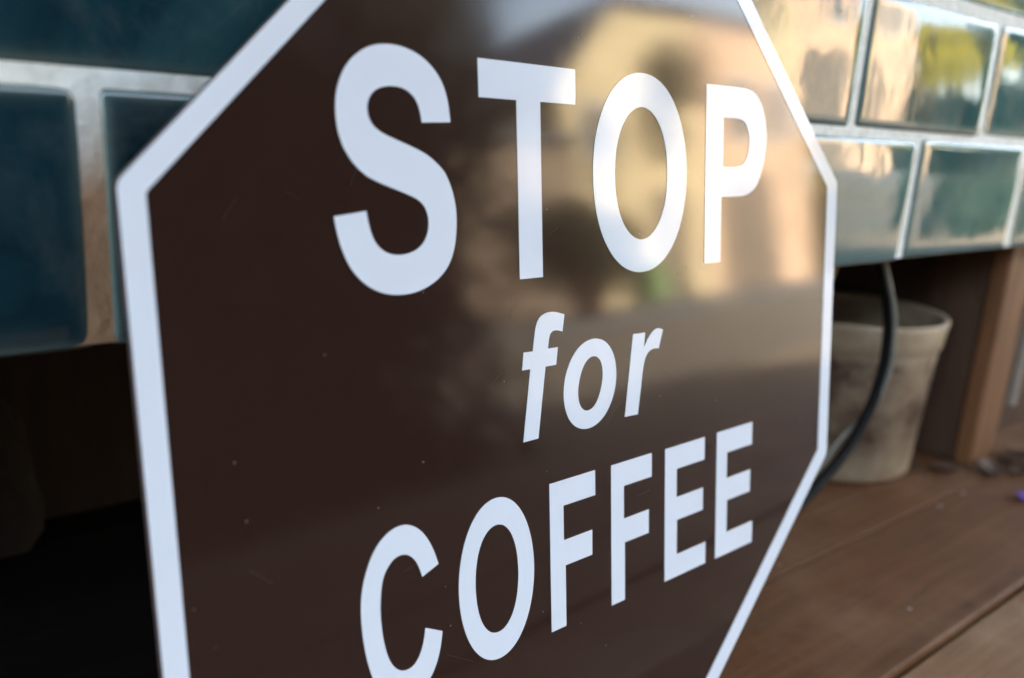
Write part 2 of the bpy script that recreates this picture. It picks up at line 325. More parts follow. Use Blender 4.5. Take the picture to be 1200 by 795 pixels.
LET = json.loads('''{"S":[[[-0.4028,0.5226,1],[-0.4061,0.5565],[-0.4164,0.5896],[-0.4345,0.614],[-0.4562,0.6316],[-0.485,0.6443],[-0.5134,0.6496],[-0.5397,0.649],[-0.5657,0.6438],[-0.5898,0.6314],[-0.6106,0.6135],[-0.6259,0.5913],[-0.6362,0.5655],[-0.6403,0.5401],[-0.64,0.5149],[-0.636,0.4897],[-0.6261,0.4657],[-0.6114,0.4444],[-0.5922,0.427],[-0.5681,0.4144],[-0.5405,0.4042],[-0.5157,0.3956],[-0.494,0.3874],[-0.4757,0.3776],[-0.4642,0.363],[-0.4593,0.3434],[-0.4618,0.323],[-0.4724,0.3028],[-0.4893,0.2901],[-0.5095,0.2842],[-0.5287,0.2831],[-0.5474,0.2863],[-0.5641,0.2954],[-0.5774,0.3106],[-0.5858,0.3335],[-0.591,0.3635,1],[-0.6541,0.3553,1],[-0.6494,0.3255],[-0.6413,0.2958],[-0.628,0.2668],[-0.6106,0.2445],[-0.589,0.2277],[-0.5648,0.2167],[-0.5398,0.2112],[-0.512,0.2104],[-0.4834,0.215],[-0.4558,0.2257],[-0.4313,0.2421],[-0.4123,0.2659],[-0.4009,0.2963],[-0.3958,0.3319],[-0.3961,0.3642],[-0.4029,0.3964],[-0.4149,0.4234],[-0.423,0.4351],[-0.4417,0.4515],[-0.464,0.4656],[-0.4933,0.477],[-0.5218,0.487],[-0.5462,0.4957],[-0.5648,0.5061],[-0.5754,0.5193],[-0.5793,0.535],[-0.5774,0.5495],[-0.5702,0.5628],[-0.5577,0.5723],[-0.5401,0.5781],[-0.5224,0.5794],[-0.5054,0.5774],[-0.4887,0.5696],[-0.4765,0.5569],[-0.4699,0.5393],[-0.4664,0.5192,1]]],"T":[[[-0.3341,0.6445,1],[-0.0767,0.6445,1],[-0.0767,0.5729,1],[-0.1765,0.5729,1],[-0.1765,0.2177,1],[-0.24,0.2177,1],[-0.24,0.5726,1],[-0.3341,0.5726,1]]],"O":[[[-0.0252,0.4307],[-0.0246,0.4087],[-0.0226,0.3869],[-0.0192,0.3653],[-0.0142,0.3443],[-0.0078,0.324],[0.0002,0.3048],[0.0095,0.2867],[0.0202,0.2702],[0.032,0.2552],[0.0449,0.2422],[0.0587,0.2312],[0.0732,0.2223],[0.0883,0.2156],[0.1037,0.2109],[0.1193,0.2081],[0.135,0.2072],[0.1507,0.2081],[0.1663,0.2109],[0.1817,0.2156],[0.1968,0.2223],[0.2113,0.2312],[0.2251,0.2422],[0.238,0.2552],[0.2498,0.2702],[0.2605,0.2867],[0.2698,0.3048],[0.2778,0.324],[0.2842,0.3443],[0.2892,0.3653],[0.2926,0.3869],[0.2946,0.4087],[0.2952,0.4307],[0.2946,0.4527],[0.2926,0.4745],[0.2892,0.4961],[0.2842,0.5171],[0.2778,0.5374],[0.2698,0.5566],[0.2605,0.5747],[0.2498,0.5912],[0.238,0.6062],[0.2251,0.6192],[0.2113,0.6302],[0.1968,0.6391],[0.1817,0.6458],[0.1663,0.6505],[0.1507,0.6533],[0.135,0.6542],[0.1193,0.6533],[0.1037,0.6505],[0.0883,0.6458],[0.0732,0.6391],[0.0587,0.6302],[0.0449,0.6192],[0.032,0.6062],[0.0202,0.5912],[0.0095,0.5747],[0.0002,0.5566],[-0.0078,0.5374],[-0.0142,0.5171],[-0.0192,0.4961],[-0.0226,0.4745],[-0.0246,0.4527]],[[0.0437,0.4313],[0.044,0.4167],[0.0451,0.4022],[0.047,0.3879],[0.0497,0.3739],[0.0533,0.3604],[0.0578,0.3476],[0.0632,0.3358],[0.0693,0.325],[0.0761,0.3154],[0.0834,0.307],[0.0912,0.2998],[0.0993,0.2938],[0.1077,0.289],[0.1163,0.2856],[0.1251,0.2835],[0.1339,0.2828],[0.1427,0.2835],[0.1515,0.2856],[0.1601,0.289],[0.1685,0.2938],[0.1766,0.2998],[0.1844,0.307],[0.1917,0.3154],[0.1985,0.325],[0.2046,0.3358],[0.21,0.3476],[0.2145,0.3604],[0.2181,0.3739],[0.2208,0.3879],[0.2227,0.4022],[0.2238,0.4167],[0.2241,0.4313],[0.2238,0.4459],[0.2227,0.4604],[0.2208,0.4747],[0.2181,0.4887],[0.2145,0.5022],[0.21,0.515],[0.2046,0.5268],[0.1985,0.5376],[0.1917,0.5472],[0.1844,0.5556],[0.1766,0.5628],[0.1685,0.5688],[0.1601,0.5736],[0.1515,0.577],[0.1427,0.5791],[0.1339,0.5798],[0.1251,0.5791],[0.1163,0.577],[0.1077,0.5736],[0.0993,0.5688],[0.0912,0.5628],[0.0834,0.5556],[0.0761,0.5472],[0.0693,0.5376],[0.0632,0.5268],[0.0578,0.515],[0.0533,0.5022],[0.0497,0.4887],[0.047,0.4747],[0.0451,0.4604],[0.044,0.4459]]],"P":[[[0.3694,0.6475,1],[0.4318,0.648],[0.4909,0.6487],[0.528,0.6479],[0.5552,0.644],[0.5774,0.6356],[0.5975,0.6188],[0.6126,0.5946],[0.6224,0.5668],[0.6277,0.5384],[0.6267,0.5097],[0.6217,0.4808],[0.6133,0.4519],[0.5952,0.4124],[0.5762,0.3949],[0.5544,0.3842],[0.5299,0.379],[0.5003,0.3771],[0.4685,0.3765],[0.4349,0.3764,1],[0.4349,0.2129,1],[0.3694,0.2129,1]],[[0.4391,0.5722,1],[0.4778,0.5725],[0.5042,0.5713],[0.5257,0.5665],[0.5396,0.5548],[0.5496,0.5356],[0.5521,0.5139],[0.5491,0.492],[0.5391,0.4698],[0.5243,0.4571],[0.503,0.4522],[0.474,0.4506],[0.4391,0.4505,1]]],"f":[[[-0.1161,0.1333,1],[-0.1378,0.1399],[-0.1552,0.1427],[-0.1725,0.1408],[-0.1873,0.1339],[-0.1963,0.1221],[-0.201,0.1063],[-0.2049,0.0849],[-0.2083,0.0641,1],[-0.2335,0.0649,1],[-0.2392,0.0275,1],[-0.2164,0.0271,1],[-0.2395,-0.1269,1],[-0.1972,-0.1267,1],[-0.1735,0.0265,1],[-0.1424,0.0266,1],[-0.1367,0.0642,1],[-0.1657,0.0645,1],[-0.1618,0.087],[-0.1571,0.0968],[-0.1485,0.1014],[-0.136,0.1007],[-0.1224,0.0966,1]]],"o":[[[-0.1204,-0.0322],[-0.1209,-0.0421],[-0.1206,-0.0523],[-0.1195,-0.0624],[-0.1175,-0.0725],[-0.1146,-0.0823],[-0.1107,-0.0917],[-0.1059,-0.1004],[-0.1001,-0.1084],[-0.0936,-0.1154],[-0.0863,-0.1213],[-0.0785,-0.1259],[-0.0704,-0.1294],[-0.0621,-0.1318],[-0.0537,-0.1332],[-0.0454,-0.1336],[-0.0371,-0.133],[-0.0291,-0.1316],[-0.0212,-0.1293],[-0.0136,-0.1262],[-0.0063,-0.1224],[0.0007,-0.1178],[0.0073,-0.1126],[0.0134,-0.1067],[0.0191,-0.1002],[0.0242,-0.0931],[0.029,-0.0856],[0.0332,-0.0777],[0.037,-0.0693],[0.0402,-0.0606],[0.0429,-0.0514],[0.0448,-0.0419],[0.0461,-0.0322],[0.0466,-0.0222],[0.0463,-0.012],[0.0452,-0.0019],[0.0432,0.0082],[0.0403,0.018],[0.0364,0.0274],[0.0316,0.0361],[0.0258,0.0441],[0.0193,0.0511],[0.012,0.057],[0.0042,0.0616],[-0.0039,0.0651],[-0.0122,0.0675],[-0.0206,0.0689],[-0.0289,0.0693],[-0.0371,0.0687],[-0.0452,0.0673],[-0.0531,0.065],[-0.0607,0.0619],[-0.068,0.0581],[-0.075,0.0535],[-0.0816,0.0483],[-0.0877,0.0424],[-0.0934,0.0359],[-0.0985,0.0288],[-0.1033,0.0213],[-0.1075,0.0134],[-0.1113,0.005],[-0.1145,-0.0037],[-0.1172,-0.0129],[-0.1191,-0.0224]],[[-0.0754,-0.0311],[-0.0763,-0.037],[-0.0768,-0.0432],[-0.0769,-0.0496],[-0.0765,-0.0561],[-0.0756,-0.0625],[-0.0739,-0.0687],[-0.0716,-0.0744],[-0.0687,-0.0793],[-0.0653,-0.0835],[-0.0616,-0.0867],[-0.0576,-0.0892],[-0.0535,-0.0908],[-0.0494,-0.0917],[-0.0453,-0.0919],[-0.0413,-0.0916],[-0.0374,-0.0907],[-0.0337,-0.0893],[-0.0302,-0.0874],[-0.0268,-0.0852],[-0.0236,-0.0826],[-0.0206,-0.0797],[-0.0178,-0.0764],[-0.0152,-0.0729],[-0.0128,-0.0691],[-0.0105,-0.0651],[-0.0085,-0.0609],[-0.0066,-0.0565],[-0.0049,-0.0519],[-0.0033,-0.0471],[-0.0019,-0.042],[-0.0006,-0.0367],[0.0005,-0.0311],[0.0014,-0.0252],[0.0019,-0.019],[0.002,-0.0126],[0.0016,-0.0061],[0.0007,0.0003],[-0.001,0.0065],[-0.0033,0.0122],[-0.0062,0.0171],[-0.0096,0.0213],[-0.0133,0.0245],[-0.0173,0.027],[-0.0214,0.0286],[-0.0255,0.0295],[-0.0296,0.0297],[-0.0336,0.0294],[-0.0374,0.0285],[-0.0412,0.0271],[-0.0447,0.0252],[-0.0481,0.023],[-0.0513,0.0204],[-0.0543,0.0175],[-0.0571,0.0142],[-0.0597,0.0107],[-0.0621,0.0069],[-0.0644,0.0029],[-0.0664,-0.0013],[-0.0683,-0.0057],[-0.07,-0.0103],[-0.0716,-0.0151],[-0.073,-0.0202],[-0.0743,-0.0255]]],"r":[[[0.1047,0.0641,1],[0.1465,0.0633,1],[0.1427,0.0269,1],[0.1551,0.0455],[0.1716,0.0611],[0.1868,0.0681],[0.1997,0.0677],[0.2111,0.0627,1],[0.196,0.0194,1],[0.1795,0.0212],[0.1618,0.017],[0.1493,0.0058],[0.1419,-0.0134],[0.137,-0.0364],[0.1292,-0.0834],[0.1213,-0.1308,1],[0.0757,-0.1293,1]]],"C":[[[-0.4671,-0.3281,1],[-0.4756,-0.3009],[-0.4888,-0.2718],[-0.5076,-0.2457],[-0.5324,-0.229],[-0.5552,-0.2264],[-0.5802,-0.2336],[-0.6056,-0.2544],[-0.6247,-0.2866],[-0.6375,-0.3225],[-0.6432,-0.3607],[-0.6432,-0.4052],[-0.6376,-0.4605],[-0.6263,-0.5086],[-0.6104,-0.5445],[-0.589,-0.5706],[-0.5643,-0.5856],[-0.5383,-0.588],[-0.5136,-0.5765],[-0.4904,-0.5529],[-0.4723,-0.5159],[-0.4634,-0.4721,1],[-0.5034,-0.4511,1],[-0.5091,-0.48],[-0.5209,-0.5058],[-0.5374,-0.521],[-0.56,-0.5205],[-0.5787,-0.5046],[-0.591,-0.4786],[-0.599,-0.4421],[-0.6023,-0.4036],[-0.6021,-0.3667],[-0.5964,-0.3278],[-0.5862,-0.3046],[-0.5673,-0.2868],[-0.5467,-0.2847],[-0.5309,-0.2928],[-0.5186,-0.3081],[-0.5109,-0.326],[-0.506,-0.3431,1]]],"O2":[[[-0.4196,-0.4084],[-0.4191,-0.4258],[-0.4177,-0.4431],[-0.4153,-0.4601],[-0.4121,-0.4766],[-0.4079,-0.4925],[-0.4029,-0.5077],[-0.397,-0.5219],[-0.3904,-0.5351],[-0.383,-0.5471],[-0.3749,-0.5576],[-0.3663,-0.5667],[-0.3572,-0.574],[-0.3477,-0.5797],[-0.3379,-0.5838],[-0.328,-0.5862],[-0.318,-0.587],[-0.3079,-0.5862],[-0.298,-0.5838],[-0.2882,-0.5797],[-0.2787,-0.574],[-0.2696,-0.5667],[-0.261,-0.5576],[-0.2529,-0.5471],[-0.2455,-0.5351],[-0.2389,-0.5219],[-0.233,-0.5077],[-0.228,-0.4925],[-0.2238,-0.4766],[-0.2206,-0.4601],[-0.2182,-0.4431],[-0.2168,-0.4258],[-0.2163,-0.4084],[-0.2168,-0.391],[-0.2182,-0.3737],[-0.2206,-0.3567],[-0.2238,-0.3402],[-0.228,-0.3243],[-0.233,-0.3091],[-0.2389,-0.2949],[-0.2455,-0.2817],[-0.2529,-0.2697],[-0.261,-0.2592],[-0.2696,-0.2501],[-0.2787,-0.2428],[-0.2882,-0.2371],[-0.298,-0.233],[-0.3079,-0.2306],[-0.318,-0.2298],[-0.328,-0.2306],[-0.3379,-0.233],[-0.3477,-0.2371],[-0.3572,-0.2428],[-0.3663,-0.2501],[-0.3749,-0.2592],[-0.383,-0.2697],[-0.3904,-0.2817],[-0.397,-0.2949],[-0.4029,-0.3091],[-0.4079,-0.3243],[-0.4121,-0.3402],[-0.4153,-0.3567],[-0.4177,-0.3737],[-0.4191,-0.391]],[[-0.3773,-0.4073],[-0.377,-0.419],[-0.3763,-0.4306],[-0.3751,-0.442],[-0.3734,-0.4533],[-0.3712,-0.4642],[-0.3684,-0.4746],[-0.3651,-0.4843],[-0.3612,-0.4933],[-0.3569,-0.5013],[-0.3521,-0.5082],[-0.347,-0.514],[-0.3417,-0.5187],[-0.3362,-0.5222],[-0.3305,-0.5247],[-0.3248,-0.5261],[-0.3191,-0.5266],[-0.3134,-0.5261],[-0.3077,-0.5247],[-0.302,-0.5222],[-0.2965,-0.5187],[-0.2912,-0.514],[-0.2861,-0.5082],[-0.2813,-0.5013],[-0.277,-0.4933],[-0.2731,-0.4843],[-0.2698,-0.4746],[-0.267,-0.4642],[-0.2648,-0.4533],[-0.2631,-0.442],[-0.2619,-0.4306],[-0.2612,-0.419],[-0.2609,-0.4073],[-0.2612,-0.3956],[-0.2619,-0.384],[-0.2631,-0.3726],[-0.2648,-0.3613],[-0.267,-0.3504],[-0.2698,-0.34],[-0.2731,-0.3303],[-0.277,-0.3213],[-0.2813,-0.3133],[-0.2861,-0.3064],[-0.2912,-0.3006],[-0.2965,-0.2959],[-0.302,-0.2924],[-0.3077,-0.2899],[-0.3134,-0.2885],[-0.3191,-0.288],[-0.3248,-0.2885],[-0.3305,-0.2899],[-0.3362,-0.2924],[-0.3417,-0.2959],[-0.347,-0.3006],[-0.3521,-0.3064],[-0.3569,-0.3133],[-0.3612,-0.3213],[-0.3651,-0.3303],[-0.3684,-0.34],[-0.3712,-0.3504],[-0.3734,-0.3613],[-0.3751,-0.3726],[-0.3763,-0.384],[-0.377,-0.3956]]],"F1":[[[-0.167,-0.2361,1],[-0.0252,-0.2361,1],[-0.0252,-0.2956,1],[-0.1261,-0.2956,1],[-0.1261,-0.3769,1],[-0.0359,-0.3769,1],[-0.0359,-0.4374,1],[-0.1215,-0.4374,1],[-0.1215,-0.5835,1],[-0.167,-0.5835,1]]],"F2":[[[0.029,-0.2375,1],[0.1724,-0.2375,1],[0.1724,-0.2972,1],[0.072,-0.2972,1],[0.072,-0.379,1],[0.1623,-0.379,1],[0.1623,-0.4395,1],[0.0754,-0.4395,1],[0.0754,-0.5865,1],[0.029,-0.5865,1]]],"E1":[[[0.2241,-0.2391,1],[0.382,-0.2391,1],[0.382,-0.2994,1],[0.2691,-0.2994,1],[0.2691,-0.3749,1],[0.3776,-0.3749,1],[0.3776,-0.4357,1],[0.2715,-0.4357,1],[0.2715,-0.5288,1],[0.3917,-0.5288,1],[0.3917,-0.5887,1],[0.2241,-0.5887,1]]],"E2":[[[0.4355,-0.2382,1],[0.595,-0.2382,1],[0.595,-0.3015,1],[0.4808,-0.3015,1],[0.4808,-0.3736,1],[0.5897,-0.3736,1],[0.5897,-0.4364,1],[0.484,-0.4364,1],[0.484,-0.5278,1],[0.6052,-0.5278,1],[0.6052,-0.5902,1],[0.4355,-0.5902,1]]]}''')
def smooth(c):
    P = [Vector(p[:2]) for p in c]; K = [len(p) > 2 for p in c]; n = len(P); out = []
    for i in range(n):
        p1, p2 = P[i], P[(i+1) % n]
        out.append((p1, K[i]))
        if K[i] and K[(i+1) % n]: continue
        p0 = P[i-1] if not K[i] else p1 - (p2-p1)
        p3 = P[(i+2) % n] if not K[(i+1) % n] else p2 + (p2-p1)
        for k in range(1, 8):
            t = k/8
            out.append((0.5*((2*p1)+(p2-p0)*t+(2*p0-5*p1+4*p2-p3)*t*t+(3*p1-p0-3*p2+p3)*t**3), False))
    pts = [p for p, _ in out]; cor = [k for _, k in out]
    for _ in range(14):
        pts = [p if cor[i] else (pts[i-1] + 2*p + pts[(i+1) % len(pts)])/4 for i, p in enumerate(pts)]
    return pts
for key in ('S', 'T', 'O', 'P', 'f', 'o', 'r', 'C', 'O2', 'F1', 'F2', 'E1', 'E2'):
    ch = key[0]
    o = flat_shape('letter', [smooth(c) for c in LET[key]], M_WHITE, sign)
    word = 'STOP' if key in 'STOP' else ('for' if key in 'for' else 'COFFEE')
    o['label'] = 'white letter %s in the word %s' % (ch, word)

# ================================================================== TILED WALL
random.seed(4)
trnd = random.Random(12); TW = 2.0737; G = 0.078
wall = empty('tiled_wall', W(3, -1, 0))
tag(wall, 'handmade glazed teal tile wall with pale grout behind the sign', 'wall')
def par(o, p):
    o.parent = p; o.matrix_parent_inverse = Matrix.Translation(p.location).inverted(); return o
ROWS = 5
X0, X1 = -7.0, 17.0
bed = par(wbox('grout_bed', (X0, X1), (-0.985, ROWS-1), (-0.5, -0.0185), M_GROUT), wall)
def tile_mesh(wu, hu):
    wm, hm = wu*H, hu*H
    e = [0, 0.0012, 0.0026, 0.0045, 0.008, 0.014]
    xs = e + [wm*t for t in (0.2, 0.35, 0.5, 0.65, 0.8)] + [wm-q for q in e[::-1]]
    zs = e + [hm*t for t in (0.3, 0.5, 0.7)] + [hm-q for q in e[::-1]]
    def drop(d): return 0.0013*math.exp(-d/0.0016) + 0.0005*math.exp(-d/0.010)
    verts, rim = [], []
    for z in zs:
        for x in xs:
            dx, dz = min(x, wm-x), min(z, hm-z)
            # rounded corner pull
            xx, zz = x, z
            verts.append((xx-wm/2, drop(dx)+drop(dz), zz-hm/2))
            d = min(dx, dz); rim.append(math.exp(-(d/0.0022)**1.2))
    nx, nz = len(xs), len(zs)
    faces = [(j*nx+i, j*nx+i+1, (j+1)*nx+i+1, (j+1)*nx+i) for j in range(nz-1) for i in range(nx-1)]
    # sides back into the bed
    ring = [i for i in range(nx)] + [j*nx+nx-1 for j in range(1, nz)] + [(nz-1)*nx+i for i in range(nx-2, -1, -1)] + [j*nx for j in range(nz-2, 0, -1)]
    b0 = len(verts)
    for k in ring: verts.append((verts[k][0], 0.012, verts[k][2])); rim.append(1.0)
    m = len(ring)
    faces += [(ring[k], b0+k, b0+(k+1) % m, ring[(k+1) % m]) for k in range(m)]
    me = bpy.data.meshes.new('tile'); me.from_pydata(verts, [], faces); me.update()
    a = me.attributes.new('rim', 'FLOAT', 'POINT'); a.data.foreach_set('value', rim)
    me.materials.append(M_TILE)
    for p in me.polygons: p.use_smooth = True
    return me
J0 = [6.097+TW*k for k in range(0, 7)]; J0 = [2.0323*k for k in range(-4, 3)] + J0
J1 = [5.063+TW*k for k in range(-7, 7)]
cache = {}
for r in range(ROWS):
    J = J0 if r % 2 == 0 else J1
    for a, b in zip(J, J[1:]):
        if b < X0 or a > X1: continue
        a2, b2 = max(a, X0-G/2), min(b, X1+G/2)
        wu = round(b2-a2-G*1.05, 3)
        if wu < 0.15: continue
        if wu not in cache: cache[wu] = tile_mesh(wu, 1-G)
        o = link(bpy.data.objects.new('tile', cache[wu]))
        z0 = -1+r + (0 if r == 0 else G/2); z1 = r - G/2
        o.scale = (1, 1, (z1-z0)/(1-G))
        o.location = W((a2+b2)/2, (z0+z1)/2, 0) + Vector((0, random.uniform(-0.0006, 0.0006), random.uniform(-0.0006, 0.0006)))
        o.rotation_euler = (R(random.uniform(-0.7, 0.7)), R(random.uniform(-0.35, 0.35)), R(random.uniform(-0.45, 0.45)))
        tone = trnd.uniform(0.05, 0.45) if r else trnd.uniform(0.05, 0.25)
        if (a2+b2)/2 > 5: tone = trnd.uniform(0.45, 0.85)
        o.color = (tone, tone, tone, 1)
        par(o, wall)

# ================================================================== SHOP FRONT ABOVE THE TILES, ADDED AWNING
M_SHOP = simple('dark_green_paint', (0.02, 0.035, 0.03), 0.4, 0.2, 6)
M_GLASSDK = simple('shop_window_glass', (0.02, 0.022, 0.024), 0.04, 0.1, 2, IOR=1.5)
zt = (ROWS-1)*H+OFF
xa, xb = -3.2, 4.2
shop = empty('shop_front', (0, 0.1, 0)); tag(shop, 'dark painted shop front with large panes standing above the tiled wall', 'shop front')
par(box('sill', (xa, -0.03, zt+0.003), (xb, 0.2, zt+0.055), M_SHOP, None, 0.006), shop)
for pa, pb in ((xa, X0*H-0.01), (X1*H+0.01, xb)):
    par(box('plinth', (pa, 0.004, 0.12), (pb, 0.2, zt), M_SHOP), shop)
for k in range(4):
    xx = xa + k*(xb-xa)/4
    par(box('window_post', (xx, 0.01, zt+0.055), (xx+0.09, 0.16, 2.3), M_SHOP, None, 0.005), shop)
    par(box('pane', (xx+0.09, 0.07, zt+0.055), (xx+(xb-xa)/4, 0.08, 2.3), M_GLASSDK), shop)
par(box('fascia', (xa, -0.02, 2.303), (xb, 0.25, 4.3), M_SHOP, None, 0.01), shop)
for s, xx in ((0, xa-1.5), (1, xb+0.2)):
    par(box('side_wall', (xx, 0.06, 0.0), (xx+1.5, 0.4, 4.3), M_SHOP), shop)
aw = empty('added_awning', (0, 0, 2.4)); tag(aw, 'dark canvas added unseen above the timber deck to cut skylight', 'added_awning')  # unseen canvas, added to cut the skylight on sign and deck
M_CANVAS = simple('dark_canvas', (0.045, 0.04, 0.04), 0.9, 0.2, 30)

def added_awning_canvas():
    v = []; n = 24
    x0_, x1_ = -2.6, 3.4
    for k in range(n+1):
        xx = x0_ + (x1_-x0_)*k/n
        sag = 0.02*math.sin(k*math.pi/2)**2
        v += [(xx, -0.03, 2.62), (xx, -0.60, 2.42-sag), (xx, -1.20, 2.22), (xx, -1.21, 2.07)]
    f = []
    for k in range(n):
        for j in range(3): f.append((k*4+j, k*4+j+1, k*4+5+j, k*4+4+j))
    return v, f
v, f = added_awning_canvas()
o = mesh_obj('canvas', v, f, M_CANVAS); sm = o.modifiers.new('solid', 'SOLIDIFY'); sm.thickness = 0.004; par(o, aw)
par(tube('front_bar', [(-2.62, -1.19, 2.205), (3.42, -1.19, 2.205)], 0.016, M_SHOP), aw)
for xx in (-2.58, 0.4, 3.38):
    par(tube('arm', [(xx, -0.02, 2.45), (xx, -0.5, 2.30), (xx, -1.18, 2.19)], 0.014, M_SHOP), aw)


# ================================================================== DECK
deck = empty('timber_deck', (0, 0, DECK)); tag(deck, kind='structure')
edges = [-6.2, -4.95, -3.7, -2.45, -1.2, -0.55, -0.04, 1.205, 2.45, 3.7, 4.95, 6.2]
random.seed(9)
for a, b in zip(edges, edges[1:]):
    g = 0.014 if b > 1 else 0.005
    worn = 1.1 < a < 2.0
    o = wbox('plank', (-14, 24), (-0.25, 0), (a+g, b-g), M_DECK_WORN if worn else (M_DECK_SHADE if b < -1.1 else M_DECK), None, 0.0022 if b > 1 else 0.0010, 2)
    me = o.data; off = W(0, 0, (a+b)/2) - W(0, 0, 0); off.z = DECK
    me.transform(Matrix.Translation(-W(0, 0, (a+b)/2) + Vector((0, 0, 0))))
    o.location = (0, -(a+b)/2*H, DECK + random.uniform(-0.0006, 0.0006) - (0.002 if worn else 0))
    par(o, deck)
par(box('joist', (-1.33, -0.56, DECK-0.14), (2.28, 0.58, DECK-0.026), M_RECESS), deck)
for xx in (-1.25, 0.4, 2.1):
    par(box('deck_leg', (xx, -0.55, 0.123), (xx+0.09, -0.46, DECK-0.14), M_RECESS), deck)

# ================================================================== RECESS UNDER THE TILES
rec = empty('recess_lining', W(3, ZF, -3)); tag(rec, 'dark timber lining of the recess under the tiled wall', 'recess')
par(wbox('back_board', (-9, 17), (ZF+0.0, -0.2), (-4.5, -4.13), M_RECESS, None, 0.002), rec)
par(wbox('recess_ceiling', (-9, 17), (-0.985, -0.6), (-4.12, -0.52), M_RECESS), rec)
par(wbox('partition', (9.06, 9.3), (ZF, -0.99), (-4.1, -0.45), M_PARTN, None, 0.002), rec)
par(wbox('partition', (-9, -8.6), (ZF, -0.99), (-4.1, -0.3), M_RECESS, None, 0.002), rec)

post = wbox('wooden_post', (9.00, 9.62), (ZF, -0.99), (-0.44, -0.25), M_POST, None, 0.003, 2)
tag(post, 'reddish brown timber post standing under the tiles right of the plant pot', 'post')
bt = wbox('wooden_batten', (9.82, 9.93), (-3.0, -0.99), (-0.34, -0.22), M_PALEWOOD, None, 0.002)
tag(bt, 'thin pale batten hanging just right of the brown post', 'batten')
panel = wbox('dark_board', (9.625, 17.0), (ZF, -0.99), (-0.75, -0.62), M_PARTN, None, 0.002)
tag(panel, 'reddish dark board closing the recess right of the post', 'board')

# plant pot
def lathe(prof, n=64):
    v = []; f = []
    for r, z in prof:
        for k in range(n):
            q = 2*math.pi*k/n; v.append((r*math.cos(q), r*math.sin(q), z))
    for i in range(len(prof)-1):
        for k in range(n):
            f.append((i*n+k, i*n+(k+1) % n, (i+1)*n+(k+1) % n, (i+1)*n+k))
    return v, f
def mat_pot():
    m = NT('dusty_pot_plastic'); v = m.obj()
    f = m.noise(v, 30, 6, 0.65); g = m.noise(v, 11, 5, 0.7)
    col = m.ramp(f, [(0.3, (0.31, 0.215, 0.135)), (0.7, (0.51, 0.395, 0.265))])
    dirt = m.ramp(g, [(0.42, (0, 0, 0)), (0.60, (1, 1, 1))])
    sp = m.n('ShaderNodeSeparateXYZ'); m.l(v, sp.inputs[0])
    low = m.n('ShaderNodeMapRange'); low.inputs[1].default_value = 0.012; low.inputs[2].default_value = 0.05; m.l(sp.outputs[2], low.inputs[0])
    hi = m.n('ShaderNodeMapRange'); hi.inputs[1].default_value = 0.148; hi.inputs[2].default_value = 0.125; m.l(sp.outputs[2], hi.inputs[0])
    msk = m.math('MULTIPLY', m.math('MULTIPLY', low.outputs[0], hi.outputs[0]), m.math('ADD', 0.45, m.math('MULTIPLY', dirt, 0.6)), True)
    col = m.mix(msk, col, (0.062, 0.030, 0.015))
    m.set(Base_Color=col, Roughness=0.65); m.bump(f, 0.5, 0.0006); return m.m
M_POT = mat_pot()
pot = empty('plant_pot', W(7.921, ZF, -1.421)); tag(pot, 'dirty pale plastic plant pot standing under the tiles behind the cable', 'plant pot')
rr, rb, hp = 1.0436*H, 0.8995*H, 1.7523*H
prof = [(0.0, 0.0006), (rb-0.004, 0.0006), (rb, 0.004), (rb+0.0075, hp*0.80), (rb+0.0078, hp*0.815), (rr-0.0035, hp*0.835), (rr-0.001, hp*0.965), (rr, hp*0.985), (rr-0.001, hp*0.998), (rr-0.0035, hp),
        (rr-0.006, hp*0.99), (rr-0.0075, hp*0.95), (rr-0.009, hp*0.84), (rb+0.003, hp*0.79), (rb-0.002, hp*0.3)]
v, f = lathe(prof); o = mesh_obj('pot_body', v, f, M_POT, None, True); o.parent = pot
M_SOIL = simple('dry_soil', (0.05, 0.034, 0.024), 0.95, 0.5, 60, 0.004)
v, f = lathe([(rb-0.0005, hp*0.46), (rb*0.7, hp*0.475), (rb*0.35, hp*0.465), (0.0005, hp*0.48)], 40)
o = mesh_obj('soil', v, f, M_SOIL, None, True); o.parent = pot

# cable and thin wire hanging in front of the pot
M_BLACK = simple('black_rubber', (0.006, 0.0055, 0.005), 0.8, 0.3, 60, Specular_IOR_Level=0.2)
M_WIRE = simple('grey_wire_sheath', (0.20, 0.19, 0.16), 0.5, 0.2, 60)

cab = [(6.15, -0.86, -0.33), (6.283, -0.996, -0.32), (6.501, -1.269, -0.32), (6.651, -1.555, -0.31), (6.711, -1.843, -0.3), (6.691, -2.168, -0.29), (6.538, -2.472, -0.27), (6.261, -2.749, -0.25), (5.832, -2.98, -0.22), (5.2, -3.22, -0.2), (4.4, -3.42, -0.3), (3.4, -3.50, -0.5), (2.0, -3.52, -0.9)]
o = tube('cable', spline([W(*p) for p in cab], 8), 0.0048, M_BLACK)
tag(o, 'thick black cable curving down in front of the plant pot', 'cable')
wir = [(6.12, -0.86, -0.23), (6.194, -0.976, -0.22), (6.396, -1.243, -0.22), (6.56, -1.525, -0.21), (6.636, -1.81, -0.2), (6.665, -2.117, -0.21), (6.59, -2.472, -0.26), (6.30, -2.72, -0.36), (5.85, -3.0, -0.34), (5.0, -3.35, -0.33)]
o = tube('wire', spline([W(*p) for p in wir], 8), 0.0018, M_WIRE)
tag(o, 'thin grey wire running down along the thick black cable', 'wire')


# yellow plant label in the pot
M_YEL = simple('pale_yellow_plastic', (0.46, 0.40, 0.20), 0.5, 0.15, 40)

